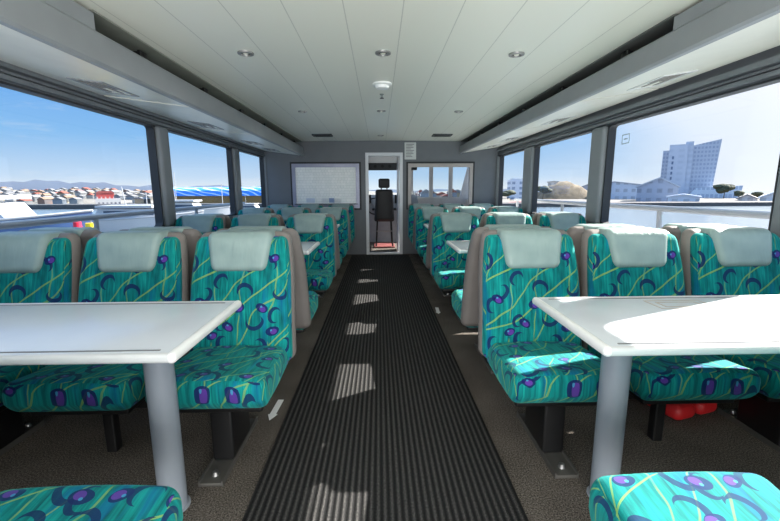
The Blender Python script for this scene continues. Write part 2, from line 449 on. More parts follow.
for k in range(3): sp.tube([(0, 0, 0), (.18*math.cos(2*PI*k/3+.5), 0, .18*math.sin(2*PI*k/3+.5))], .01, 6)
sp.tube([(0, -.02, 0), (0, .05, 0)], .03, 10); sp.build('spokes', M['metal'], wl)

hc = thing('helm_chair', 'tall black helm chair with headrest seen through the open doorway', 'chair', (at(384.5, 247, 8.8).x, 8.8, 0))
def lean(k): return lambda p, u: Vector((p.x*(1-.10*max(0, u.z)), p.y+k*(u.z+1)*.5-.02*(1-u.x*u.x), p.z))
MB().rbox((0, 0, .92), (.40, .11, .66), .05, (4,1,6), deform=lambda p, u: Vector((p.x*(1-.08*u.z), p.y+.02*u.x*u.x, p.z))).build('backrest', M['helmfab'], hc)
MB().rbox((0, .0, 1.38), (.24, .09, .20), .04, (2,1,2)).build('headrest', M['helmfab'], hc)
for s in (-1, 1): MB().tube([(s*.06, 0, 1.2), (s*.06, 0, 1.32)], .012, 8).build('headrest_post', M['black'], hc)
MB().rbox((0, .24, .62), (.44, .46, .12), .05, (3,3,1)).build('seat', M['helmfab'], hc)
for s in (-1, 1):
    MB().rbox((s*.235, .12, .83), (.06, .34, .05), .022).build('armrest', M['helmfab'], hc)
    MB().tube([(s*.15, .02, .58), (s*.18, -.05, .03)], .018, 8).build('leg', M['black'], hc)
    MB().tube([(s*.15, .38, .58), (s*.18, .44, .03)], .018, 8).build('leg', M['black'], hc)
MB().tube([(-.17, -.02, .36), (.17, -.02, .36)], .012, 8).build('crossbar', M['metal'], hc)
MB().rbox((0, .2, .016), (.46, .6, .03), .01).build('base_plate', plain('red_brown_base', (120, 62, 60), .6), hc)

# ------------------------------------------------------------------ bulkhead fittings
def brick_chart():
    n = NT('chart_paper'); v = n.coord(); n1 = n.mapping(v, (1,1,1), (PI/2,0,0))
    b = n.new('ShaderNodeTexBrick'); n.link(n1, b.inputs['Vector']); b.inputs['Scale'].default_value = 8.5; b.offset = .37; b.squash = 1.6; b.squash_frequency = 3; b.inputs['Mortar Size'].default_value = .012; b.inputs['Row Height'].default_value = .42
    b.inputs['Color1'].default_value = (*lin((250,250,248)), 1); b.inputs['Color2'].default_value = (*lin((240,242,240)), 1); b.inputs['Mortar'].default_value = (*lin((200,204,204)), 1)
    n.set(base=b.outputs[0], rough=.5); return n.m
pw = w0[1]-w0[0]; ch = thing('wall_chart', 'white gridded chart in a lilac-grey frame on the bulkhead left of the door', 'chart', ((w0[0]+w0[1])/2, YB-.004, WZ0))
MB().ring(rect_like(-pw/2-.03, pw/2+.03, -.03, .80), rrect(-pw/2+.035, pw/2-.035, .035, .735, .02), 'y', -.035, .0).build('frame', plain('lilac_frame', (150, 152, 172), .35, .2), ch)
MB().ring(rect_like(-pw/2-.062, pw/2+.062, -.062, .832), rrect(-pw/2-.028, pw/2+.028, -.028, .798, .004), 'y', -.02, .0).build('outer_gasket', M['gasket'], ch)
MB().b(-pw/2+.03, pw/2-.03, -.012, .03, .03, .74).build('chart_sheet', brick_chart(), ch)
for i, (dx, wd, c) in enumerate(((-.30, .16, (214, 222, 236)), (-.02, .12, (236, 238, 240)), (.10, .10, (150, 170, 206)), (.21, .13, (240, 240, 238)))):
    lb = ['pale blue card standing at left of the chart sill', 'white card standing at middle of the chart sill', 'small blue card between two white cards on the chart sill', 'white card standing at right of the chart sill'][i]
    t = MB().box((0, 0, .05), (wd, .006, .1), Matrix.Rotation(.25, 3, 'X')).build('card', plain('card_%d' % i, c, .5)); t.location = (ch.location.x+dx, YB-.022, WZ0+.062); tag(t, lb, 'card', 'cards on the chart sill')
# narrow sill under the chart carrying the cards
sl = MB().rbox((ch.location.x, YB-.03, WZ0+.05), (pw, .05, .02), .006); struct('trim_30', sl, M['wall'])

pw = w1[1]-w1[0]
wf = MB().ring(rect_like(w1[0]-.03, w1[1]+.03, WZ0-.03, WZ1+.03), rrect(w1[0]+.03, w1[1]-.03, WZ0+.03, WZ1-.035, .02), 'y', YB-.035, YB+.07).build('window_21', plain('beige_grey_frame', (168, 160, 156), .4)); wf['kind'] = 'structure'
MB().ring(rect_like(w1[0]-.062, w1[1]+.062, WZ0-.062, WZ1+.062), rrect(w1[0]-.026, w1[1]+.026, WZ0-.026, WZ1+.026, .004), 'y', YB-.02, YB+.01).build('gasket', M['gasket'], wf)
MB().b(w1[0]+.03, w1[1]-.03, YB+.02, YB+.026, WZ0+.03, WZ1-.03).build('pane', glass('bulkhead_glass', (.9,.93,.95), .05), wf)

sx0, sx1 = at(404.5, 150, YB).x, at(416, 150, YB).x
sg = thing('notice_sign', 'small white notice with grey print beside the door top', 'sign', ((sx0+sx1)/2, YB-.012, 1.80))
MB().rbox((0, 0, .16), (sx1-sx0, .012, .31), .004).build('sign_plate', plain('sign_white', (206, 208, 206), .5), sg)
tx = MB()
for k in range(9):
    wd = (.15, .12, .14, .09, .15, .13, .14, .10, .12)[k]; tx.b(-.08, -.08+wd, -.0085, -.0062, .275-k*.028, .286-k*.028)
tx.build('printed_lines', plain('print_grey', (120, 122, 124), .6), sg)

# ------------------------------------------------------------------ ceiling fittings
def downlight(x, y, r, label):
    z = ZC-.03*((x-XC)/2.28)**2
    t = thing('ceiling_downlight', label, 'light', (x, y, z), 0, 'ceiling downlights')
    MB().lathe([(r*.62, -.001), (r*.66, -.014), (r, -.010), (r*1.02, .002), (r*.62, .002)], n=24).build('trim_ring', M['metal'], t)
    MB().lathe([(0, -.004), (r*.66, -.004), (r*.66, .002), (0, .002)], n=20).build('lamp_recess', M['black'], t)
    MB().lathe([(0, -.012), (r*.30, -.010), (r*.36, -.004), (0, -.003)], n=16).build('lamp', M['lens'], t)
for nm, y, r in (('nearest', 2.92, .052), ('middle', 4.95, .05)):
    for sd, x in (('left of the aisle line', -.88), ('on the centre line', .035), ('right of the aisle line', .94)):
        downlight(x, y, r, 'round ceiling downlight %s in the %s row from the camera' % (sd, nm))
downlight(.035, 7.1, .05, 'round ceiling downlight on the centre line close above the doorway')
for x, lb in ((-.93, 'dark ceiling vent above the wall chart'), (1.06, 'dark ceiling vent above the right bulkhead window')):
    t = thing('ceiling_vent', lb, 'vent', (x, 7.0, ZC-.004), 0, 'ceiling vents by the bulkhead')
    MB().ring(rect_like(-.16, .16, -.12, .12), rrect(-.13, .13, -.09, .09, .01), 'z', -.02, .0).build('vent_frame', M['rackdark'], t)
    for k in range(5): MB().box((0, -.07+k*.035, -.012), (.25, .02, .004), Matrix.Rotation(.5, 3, 'X')).build('slat', M['black'], t)
sd = thing('smoke_detector', 'round white smoke detector on the ceiling centre line', 'smoke detector', (.035, 3.72, ZC-.001))
MB().lathe([(0, 0), (.085, 0), (.085, -.012), (.065, -.02), (.055, -.042), (0, -.048)], n=24).build('housing', M['white'], sd)
MB().lathe([(.056, -.026), (.063, -.024), (.063, -.020), (.056, -.020)], n=20).build('slot', M['groove'], sd)
sk = thing('ceiling_sprinkler', 'tiny dark sprinkler head behind the smoke detector on the ceiling', 'sprinkler', (.035, 4.12, ZC))
MB().lathe([(0, 0), (.022, 0), (.018, -.006), (.008, -.012), (.008, -.035), (0, -.035)], n=12).build('stem', M['metal'], sk)
MB().lathe([(0, -.036), (.02, -.036), (.02, -.04), (0, -.04)], n=12).build('deflector', M['black'], sk)

# ------------------------------------------------------------------ overhead racks
def rack(name, label, sgn, z0, hf, rise):
    xi = XC+sgn*1.47; xo = XR if sgn > 0 else XL
    t = thing(name, label, 'luggage rack', (xi, YR, z0)); L = YB-YR; W = abs(xo-xi)
    s = sgn; ce = lambda d: ZC-.03*((1.47+d)/2.28)**2-z0
    def mir(m): m.v = [(s*p[0], p[1], p[2]) for p in m.v]; return m
    # fascia: leaning lip with a rolled top edge
    MB().prism([(0, 0), (s*-.012, .012), (s*.0, hf-.013), (s*.014, hf), (s*.03, hf-.013), (s*.03, .02), (s*.03, 0)], 'y', 0, L-.003).build('fascia', M['fascia'], t)
    # underside panels with dark seams between
    seams = [YR, .08, 1.70, 3.33, 4.95, 6.55, YB]
    zu = lambda d: .004+rise*d/W
    for k in range(len(seams)-1):
        a, b = seams[k]-YR+.02, seams[k+1]-YR-.02
        pn = mir(MB().prism([(.03, zu(.03)), (W-.05, zu(W-.05)), (W-.05, zu(W-.05)+.012), (.03, zu(.03)+.012)], 'y', a, b)).build('underside_panel', M['rackwhite'], t)
        m = (a+b)/2+(.42 if b-a > 1.4 else 0)
        vt = MB(); x0 = W*.42
        vt.ring([(x0, m-.2), (x0+.22, m-.2), (x0+.22, m+.2), (x0, m+.2)], [(x0+.02, m-.18), (x0+.20, m-.18), (x0+.20, m+.18), (x0+.02, m+.18)], 'z', .0, .012)
        vt.v = [(s*p[0], p[1], p[2]+zu(p[0])-.006) for p in vt.v]
        vt.build('vent_surround', M['fascia'] if s < 0 else M['edge'], pn)
        for q in range(4):
            x1, x2 = x0+.035+q*.042, x0+.06+q*.042
            sl = mir(MB().prism([(x1, zu(x1)-.003), (x2, zu(x2)-.003), (x2, zu(x2)+.008), (x1, zu(x1)+.008)], 'y', m-.15, m+(.15 if q % 2 else .02)))
            sl.build('vent_slot', M['shell'], pn)
        if k: mir(MB().prism([(.03, zu(.03)+.006), (W-.05, zu(W-.05)+.006), (W-.05, zu(W-.05)+.02), (.03, zu(.03)+.02)], 'y', seams[k]-YR-.028, seams[k]-YR+.028)).build('seam_strip', M['black'], t)
    mir(MB().prism([(.03, zu(.03)+.022), (W-.001, zu(W)+.022), (W-.001, zu(W)+.032), (.03, zu(.03)+.032)], 'y', 0, L-.003)).build('rack_floor', M['rackdark'], t)
    mir(MB().b(W-.25, W-.235, 2.25-YR, L-.003, zu(W)+.02, ce(W-.23)-.002)).build('rack_back', M['rackshade'], t)
    # added sheet painting the shade over the open shelf, just below the ceiling planks
    mir(MB().prism([(.012, ce(.012)-.010), (W-.001, ce(W)-.010), (W-.001, ce(W)-.002), (.012, ce(.012)-.002)], 'y', 2.25-YR, L-.003)).build('rack_shade_sheet', M['rackshade'] if s > 0 else M['rackshade_left'], t)
    mir(MB().b(.012, W, 0, 2.25-YR, .135, ce(W)-.003)).build('end_locker', M['fascia'], t)
    y = 2.68
    while y < YB-.2:
        q = MB().b(.035, .05, y-YR, y-YR+.075, hf-.03, hf+.045); q.b(.035, .16, y-YR+.025, y-YR+.05, hf+.02, hf+.045)
        mir(q).build('bracket', M['black'], t); y += .92
    return t
M['rackshade_left'] = plain('left_rack_shade', (128, 131, 122), .7)
M['rackshade'] = plain('rack_shade', (92, 95, 92), .7)  # shade inside the open racks put into the colour; left copy lighter
rack('overhead_rack', 'long grey overhead rack with cream underside along the left windows', -1, 1.87, .170, .095)
rack('overhead_rack', 'long grey overhead rack with cream underside along the right windows', 1, 1.91, .145, .115)

# ------------------------------------------------------------------ seats
BZ0, BZ1 = .36, 1.02
def back_deform(hz, wt, yoff=0):
    def f(p, u):
        z = (p.z+hz)/(2*hz)              # 0..1
        w = 1-.045*z-.085*max(0, (z-.55)/.45)**2.2
        ly = .155*z-.018*math.sin(PI*z)
        return Vector((p.x*w, p.y+ly+yoff*(u.x*u.x), p.z))
    return f
def make_seat():
    root = thing('passenger_seat', 'x', 'seat')
    hz = (BZ1-BZ0)/2; zc = (BZ1+BZ0)/2
    shell = MB().rbox((0, .085, zc-.005), (.55, .095, 2*hz+.01), .045, (4,1,8), deform=back_deform(hz, 0)).build('back_shell', M['shell'], root)
    pad = MB().rbox((0, .035, zc-.01), (.53, .075, 2*hz-.02), .035, (8,1,10), k=3, deform=lambda p, u: back_deform(hz, 0)(Vector((p.x, p.y+(-.012*(1-u.x**4) if u.y < 0 else 0), p.z)), u)).build('backrest', M['fabric'], root)
    # headrest pad over the crest
    def hd(p, u):
        w = .82+.18*(u.z+1)*.5
        z = (p.z+.928-BZ0)/(2*hz)
        return Vector((p.x*w, p.y+.155*z-.018*math.sin(PI*min(1, z)), p.z))
    MB().rbox((0, .052, .928), (.345, .172, .20), .040, (6,3,5), k=4, deform=hd).build('headrest', M['vinyl'], root)
    # cushion with rounded waterfall front
    def cd(p, u):
        f = max(0, -u.y)                  # 1 at the front
        z = p.z+(.012*(1-u.x**2)+.006) * (1 if u.z > 0 else 0)
        z += .022*f*f*(1 if u.z > 0 else .2) - .015*max(0, u.y)*(1 if u.z > 0 else 0)
        if u.z < 0: y = p.y+.045*f*(-u.z)
        else: y = p.y
        return Vector((p.x*(1-.03*max(0, u.y)), y, z))
    MB().rbox((0, -.185, .386), (.50, .50, .138), .05, (8,8,2), k=4, deform=cd).build('cushion', M['fabric'], root)
    MB().rbox((0, -.165, .305), (.42, .36, .03), .01).build('seat_pan', M['black'], root)
    return root
def add_pedestal(root):
    lg = MB().rbox((0, -.16, .155), (.10, .24, .28), .012).build('pedestal', M['black'], root)
    fp = MB().rbox((0, -.18, .008), (.10, .50, .016), .004); fp.b(.045, .052, -.43, .07, 0, .028); fp.b(-.052, -.045, -.43, .07, 0, .028)
    f = fp.build('floor_track', M['track'], root)
    for y in (-.375, .03): MB().lathe([(0, .034), (.012, .032), (.016, .016), (0, .015)], c=(0, y, 0), n=10).build('bolt', M['chrome'], f)
def add_beam(root, w):
    MB().rbox((0, -.16, .255), (w, .06, .05), .008).build('support_beam', M['black'], root)
    MB().rbox((0, -.16, .12), (.05, .05, .24), .008).build('support_post', M['black'], root)
seat_ped = make_seat(); add_pedestal(seat_ped)
seat_mid = make_seat(); add_beam(seat_mid, .55)
rows = [   # base y, facing +1 = facing forward (away), description
    (0.55, 1, 'in the nearest {s} row, its cushion at the bottom edge'),
    (1.98, -1, 'facing the camera behind the nearest {s} table'),
    (2.64, 1, 'turned away, backing onto the row behind the nearest {s} table'),
    (4.09, -1, 'facing the camera behind the second {s} table'),
    (4.68, 1, 'turned away, backing onto the row behind the second {s} table'),
    (5.97, -1, 'facing the camera behind the third {s} table'),
    (6.54, 1, 'turned away, backing onto the row behind the third {s} table'),
    (7.53, -1, 'against the bulkhead behind the farthest {s} table')]
first = {'p': True, 'm': True}
for side, s in (('left', -1), ('right', 1)):
    for (y, fc, ds) in rows:
        for k, pos in enumerate(('aisle', 'middle', 'window')):
            x = (.04+s*(.765+.57*k)) if y > 1 else (.018+s*(.79+.553*k))
            key = 'm' if k == 1 else 'p'; src = seat_mid if k == 1 else seat_ped
            if first[key]: o = src; first[key] = False
            else: o = copy_tree(src)
            o.location = (x, y, 0); o.rotation_euler = (0, 0, PI if fc > 0 else 0); o.scale = (1, 1, 1 if y < 3 else (.965 if y < 5 else .955))
            tag(o, ('teal patterned %s seat ' % pos)+ds.format(s=side), 'seat', 'passenger seats in rows of three')

# ------------------------------------------------------------------ tables
def make_table(W, ps):
    """local: aisle end at x=0, runs to x=W"""
    t = thing('cabin_table', 'x', 'table'); D = .60; dz = .038
    tp = MB().rbox((W/2, 0, .712+dz), (W-.03, D-.03, .024), .006).build('tabletop', M['table'], t)
    for s in (-1, 1):
        MB().rbox((W/2, s*(D/2-.012), .711+dz), (W-.02, .026, .030), .012).build('edge_strip', M['edge'], t)
        MB().b(.06, W, s*(D/2-.037)-.003, s*(D/2-.037)+.003, .722+dz, .7265+dz).build('groove', M['groove'], tp)
    MB().rbox((.014, 0, .711+dz), (.032, D+.004, .034), .015).build('end_bumper', M['white'], t)
    c = .225; py = -.0*ps
    MB().lathe([(0, .004), (.052, .004), (.052, .692+dz), (0, .692+dz)], c=(c, py, 0), n=28).build('post', M['pole'], t)
    MB().lathe([(0, 0), (.062, 0), (.062, .006), (.052, .008)], c=(c, py, 0), n=28).build('floor_flange', M['pole'], t)
    MB().rbox((W*.5, 0, .684+dz), (W*.7, .3, .016), .004).build('under_plate', M['metal'], t)
    MB().b(W-.02, W, -D/2+.05, D/2-.05, .66+dz, .70+dz).build('wall_bracket', M['metal'], t)
    return t
tw = XR-.683-.002
base = {1: make_table(tw, 1), -1: make_table(tw, -1)}
ty = [1.447, 3.50, 5.46, 7.035]
names = ['nearest', 'second', 'third', 'farthest']
for s, side in ((1, 'right'), (-1, 'left')):
    for k, y in enumerate(ty):
        o = base[s] if k == 0 else copy_tree(base[s])
        lb = {('right', 0): 'white cabin table on the right nearest the camera, half in bright sun',
              ('left', 0): 'white cabin table on the left nearest the camera, in blue shade'}.get((side, k), 'white cabin table on the %s side, %s from the camera' % (side, names[k]))
        xe = (.683 if k == 0 else .632) if s > 0 else (-.61 if k == 0 else -.56); o.location = (xe, y, 0); o.rotation_euler = (0, 0, 0 if s > 0 else PI)
        if s < 0: o.scale = ((xe-XL-.002)/tw, 1, 1)
        elif k: o.scale = ((XR-.002-xe)/tw, 1, 1)
        tag(o, lb, 'table', 'cabin tables')
# printed sticker on the nearest right table
st = thing('table_sticker', 'faint rectangular outline sticker on the sunlit right table', 'sticker', (1.26, 1.61, .7622))
stm = MB()
for k, (w, h) in enumerate(((.24, .12), (.17, .07))):
    stm.ring(rect_like(-w/2, w/2, -h/2, h/2, 0), rect_like(-w/2+.006, w/2-.006, -h/2+.006, h/2-.006, 0), 'z', 0, .0008)
stm.build('printed_outline', plain('print_brown', (176, 160, 142), .5), st)

# small things on the floor
ar = MB().prism([(-.017, .11), (.017, .11), (.017, -.05), (.027, -.05), (0, -.11), (-.027, -.05), (-.017, -.05)], 'z', 0, .002)
o = tag(ar.build('floor_arrow', M['white']), 'white arrow sticker on the carpet beside the left seats', 'sticker', 'floor arrows'); o.location = (-.605, 2.16, .0); o.rotation_euler = (0, 0, -.05)
o = copy_tree(o); tag(o, 'white arrow sticker on the carpet beside the right seats farther down', 'sticker'); o.location = (.60, 4.05, .0)
cb = MB(); pts = []
for i in range(30):
    a = 2*PI*i/22; pts.append((.045*math.cos(a), .03*math.sin(a)+.002*i, .05*math.sin(a)))
cb.tube(pts, .006, 6); o = tag(cb.build('cable_loop', M['metal']), 'coiled pale cable loop hanging under the right aisle seat near the table post', 'cable'); o.location = (1.02, 1.86, .225)
cb2 = MB().tube([(0,0,0), (-.02, 0, .03), (-.08, 0, .05)], .006, 6).build('cable_end', M['metal'], o)
def life_jacket(loc, rz, label):
    t = thing('life_jacket', label, 'life jacket', loc, rz)
    for s in (-1, 1): MB().rbox((s*.085, 0, .05), (.15, .34, .09), .04, (3,4,1)).build('float_panel', M['red'], t)
    MB().rbox((0, .14, .085), (.3, .1, .05), .022, (3,2,1)).build('collar', M['red'], t)
    MB().rbox((0, -.04, .075), (.33, .03, .04), .008).build('strap', M['blackplastic'], t)
life_jacket((XC+1.62, 2.14, 0), .3, 'folded red life jacket on the floor between right middle and window seats')

# window sticker and boarding ladder outside
ws = thing('window_sticker', 'small pale square sticker in upper corner of the nearest right window', 'sticker', (XR+.028, 3.86, 1.70))
MB().ring(rect_like(-.06, .06, -.045, .045), rrect(-.05, .05, -.035, .035, .01), 'x', -.002, 0).build('sticker_border', plain('sticker_grey', (170, 190, 205), .5), ws)
MB().b(-.0015, -.0005, -.03, .03, -.006, .006).build('sticker_mark', plain('sticker_mark_grey', (170, 190, 205), .5), ws)

# ------------------------------------------------------------------ outside: own deck and rails
struct('floor_side_deck', MB().b(-3.3, XL-.08, -4, 9, -.1, -.02).b(XR+.08, 3.4, -4, 9, -.1, -.02), M['extwhite'])
def rail(label, x, sg, dz=0):
    t = thing('deck_rail', label, 'railing', (x, 0, -dz), 0)
    MB().tube([(0, -3.5, 1.05), (0, 9, 1.02)], .032, 10).build('top_rail', M['extwhite'], t)
    MB().tube([(0, -3.5, .62), (0, 9, .60)], .018, 8).build('lower_rail', M['extwhite'], t)
    for y in ((-1.2, .9, 4.25, 6.6, 8.8)):
        MB().tube([(0, y, -.02), (0, y+.06, 1.04)], .026, 8).build('post', M['extwhite'], t)
rail('white tubular deck rail outside the right windows', 3.02, 1)
rail('white tubular deck rail outside the left windows', -2.95, -1, .055)
ld = thing('boarding_ladder', 'slim white ladder outside the farthest right window', 'ladder', (2.75, 7.5, -.02))
for s in (-1, 1): MB().tube([(s*.07, 0, 0), (s*.07, 0, 2.2)], .014, 8).build('ladder_rail', M['extwhite'], ld)
for k in range(8): MB().tube([(-.07, 0, .25+k*.25), (.07, 0, .25+k*.25)], .01, 6).build('rung', M['extwhite'], ld)

# ------------------------------------------------------------------ outside: harbour
ZW = -4.0
bx = lambda px, Y: at(px, 195, Y).x
zy = lambda py, Y, px=690: at(px, py, Y).z
def water():
    n = NT('harbour_water'); v = n.coord()
    h = n.noise(n.mapping(v, (1, .6, 1)), .9, 4, .6)
    n.set(base=lin((104, 116, 124)), rough=.2, spec=.5); n.bump(h, .35, .6); return n.m
struct('floor_water', MB().add([(-900, -200, ZW), (900, -200, ZW), (900, 900, ZW), (-900, 900, ZW)], [(0,1,2,3)]), water())
# hillside behind the town
def hill_mat():
    n = NT('hill_scrub'); v = n.coord()
    n.set(base=n.ramp(n.noise(v, .02, 5, .7), [(.3, (.10,.10,.085)), (.5, (.19,.175,.15)), (.7, (.26,.245,.22))]), rough=1); return n.m
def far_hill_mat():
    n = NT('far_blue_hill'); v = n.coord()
    n.set(emit=lin((166, 168, 178)), estr=.5, base=n.ramp(n.noise(v, .01, 4), [(.3, (.36,.37,.41)), (.7, (.44,.45,.48))]), rough=1); return n.m  # glow added as haze, lifting the face the sun leaves unlit
def zt(px, Y):        # terrain height under image column px at depth Y
    t = max(0, min(1, (Y-135)/430)); ridge = 188.5+1.5*math.sin(px*.05)+max(0, min(1, px/160))*3.0
    return (ZW+1.1)*(1-t)+t*zy(ridge, 565, px)
hm = MB(); V = []; FFs = []; nx = 60; ny = 12
for j in range(ny+1):
    Y = 128+(565-128)*j/ny
    for i in range(nx+1):
        px = -250+(760)*i/nx; V.append((bx(px, Y), Y, zt(px, Y) if j else ZW-1))
for j in range(ny):
    for i in range(nx): FFs.append((j*(nx+1)+i, j*(nx+1)+i+1, (j+1)*(nx+1)+i+1, (j+1)*(nx+1)+i))
hm.add(V, FFs); struct('hill_town_slope', hm, hill_mat(), smooth=80)
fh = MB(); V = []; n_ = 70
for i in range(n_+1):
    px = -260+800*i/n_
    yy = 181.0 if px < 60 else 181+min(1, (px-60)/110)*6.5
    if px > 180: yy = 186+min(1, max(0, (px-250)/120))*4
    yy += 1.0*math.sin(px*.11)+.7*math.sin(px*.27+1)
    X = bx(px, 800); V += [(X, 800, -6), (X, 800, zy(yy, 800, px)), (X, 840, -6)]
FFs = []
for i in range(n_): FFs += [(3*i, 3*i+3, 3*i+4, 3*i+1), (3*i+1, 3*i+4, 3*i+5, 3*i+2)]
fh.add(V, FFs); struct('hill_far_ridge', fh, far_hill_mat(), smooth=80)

# houses of the town
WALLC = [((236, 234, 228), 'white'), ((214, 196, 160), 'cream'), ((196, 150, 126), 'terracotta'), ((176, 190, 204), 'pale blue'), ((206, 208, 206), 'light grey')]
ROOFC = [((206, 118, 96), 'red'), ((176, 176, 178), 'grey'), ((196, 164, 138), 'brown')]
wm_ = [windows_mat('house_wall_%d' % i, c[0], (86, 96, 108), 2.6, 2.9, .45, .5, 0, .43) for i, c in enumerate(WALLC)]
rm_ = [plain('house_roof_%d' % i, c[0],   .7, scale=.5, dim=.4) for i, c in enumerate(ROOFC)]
protos = {}
def house(x, y, z, w, d, h, ci, ri, label, group, rz=0):
    k = (ci, ri)
    if k not in protos:
        b = MB().b(-.5, .5, -.5, .5, -.3, 1.); r = MB().prism([(-.56, .98), (.56, .98), (0, 1.42)], 'y', -.55, .55)
        ms = b.mesh('house', wm_[ci]); n1 = len(b.f)
        bb = MB(); bb.add(b.v, b.f); bb.add(r.v, r.f); me = bb.mesh('house', [wm_[ci], rm_[ri]])
        for p in me.polygons:
            if p.index >= n1: p.material_index = 1
        protos[k] = me
    o = bpy.data.objects.new('house', protos[k]); COL.objects.link(o); o.location = (x, y, z); o.scale = (w, d, h); o.rotation_euler = (0, 0, rz)
    tag(o, label, 'house', group); return o
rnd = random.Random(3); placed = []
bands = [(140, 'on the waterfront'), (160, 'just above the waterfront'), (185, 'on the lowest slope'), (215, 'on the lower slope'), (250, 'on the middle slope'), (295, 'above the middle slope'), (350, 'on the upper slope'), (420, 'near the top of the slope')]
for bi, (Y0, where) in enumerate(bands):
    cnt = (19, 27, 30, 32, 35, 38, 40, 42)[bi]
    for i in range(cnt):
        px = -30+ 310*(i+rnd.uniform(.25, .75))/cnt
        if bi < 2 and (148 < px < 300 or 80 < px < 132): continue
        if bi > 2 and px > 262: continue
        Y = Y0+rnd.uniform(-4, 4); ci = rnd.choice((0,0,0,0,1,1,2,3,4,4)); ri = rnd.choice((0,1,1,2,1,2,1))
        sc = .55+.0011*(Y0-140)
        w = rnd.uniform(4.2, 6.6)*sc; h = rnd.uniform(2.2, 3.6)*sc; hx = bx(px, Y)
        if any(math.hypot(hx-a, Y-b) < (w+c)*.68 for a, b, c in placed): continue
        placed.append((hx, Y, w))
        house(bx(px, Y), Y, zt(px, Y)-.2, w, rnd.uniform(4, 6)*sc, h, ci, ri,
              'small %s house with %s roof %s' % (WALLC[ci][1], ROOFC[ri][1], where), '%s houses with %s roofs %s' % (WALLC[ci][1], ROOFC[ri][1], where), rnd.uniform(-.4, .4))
# houses seen ahead through the right bulkhead window
for i in range(14):
    px = 405+i*5.2; Y = 170+(i%4)*13; ci = rnd.choice((0,1,4,3)); ri = rnd.choice((0,1,2))
    house(bx(px, Y), Y, ZW+.3, rnd.uniform(3.6, 4.8), 4.4, rnd.uniform(2.2, 4), ci, ri, 'small %s house with %s roof seen ahead through the bulkhead window' % (WALLC[ci][1], ROOFC[ri][1]), '%s houses with %s roofs straight ahead' % (WALLC[ci][1], ROOFC[ri][1]))
# large red and white quay building
qx = bx(108, 136)
rb = thing('quay_building', 'red and white quayside building in the nearest left window', 'building', (qx, 136, ZW+.4), math.atan2(-qx, 136))
MB().b(-3.5, 3.3, -1.5, 1.5, 0, 2.5).build('lower_storey', windows_mat('qb_white', (242, 238, 234), (110, 112, 126), 1.1, 2.6, .5, .5, 0, .6), rb)
MB().b(-3.1, 1.6, -1.3, 1.3, 2.5, 4.2).build('upper_storey', windows_mat('qb_red', (226, 92, 86), (244, 230, 226), 1.1, 2.2, .35, .4, 0, .6), rb)
MB().prism([(-3.3, 4.15), (1.8, 4.15), (1.0, 4.9), (-2.5, 4.9)], 'y', -1.4, 1.4).build('roof', plain('qb_roof', (212, 104, 96), .6, dim=.5), rb)
# long blue-fronted shed
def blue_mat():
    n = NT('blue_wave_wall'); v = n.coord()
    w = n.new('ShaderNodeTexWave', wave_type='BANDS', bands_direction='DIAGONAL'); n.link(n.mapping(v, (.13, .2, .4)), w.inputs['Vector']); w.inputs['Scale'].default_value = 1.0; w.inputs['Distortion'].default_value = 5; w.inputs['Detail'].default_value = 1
    n.set(base=n.ramp(w.outputs['Fac'], [(.5, lin((44, 128, 232))), (.72, lin((60, 142, 238))), (.9, lin((214, 230, 248)))]), rough=.5, emit=lin((50, 130, 230)), estr=.25); return n.m  # glow added as haze to brighten the front turned from the sun
x0, x1 = bx(164, 146), bx(285, 146)
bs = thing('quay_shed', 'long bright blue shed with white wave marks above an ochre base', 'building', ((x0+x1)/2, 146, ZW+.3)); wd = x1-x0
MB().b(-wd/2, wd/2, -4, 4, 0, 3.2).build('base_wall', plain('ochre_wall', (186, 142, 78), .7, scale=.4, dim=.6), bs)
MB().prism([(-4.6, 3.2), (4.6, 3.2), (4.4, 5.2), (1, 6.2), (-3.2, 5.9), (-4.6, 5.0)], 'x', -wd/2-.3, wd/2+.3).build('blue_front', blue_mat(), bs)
# quays
qm = plain('quay_stone', (96, 98, 100), .8, scale=.3, dim=.6)
struct('floor_quay_left', MB().b(-260, -20, 124, 132, ZW-1, ZW+1.3), qm)
struct('floor_quay_right', MB().b(5, 260, 121, 132, ZW-1, ZW+1.1), plain('breakwater', (120, 112, 110), .8, scale=.3, dim=.5))
struct('floor_shore_right', MB().b(5, 330, 132, 360, ZW-1, ZW+.6), plain('shore', (150, 146, 140), .9, scale=.1, dim=.5))

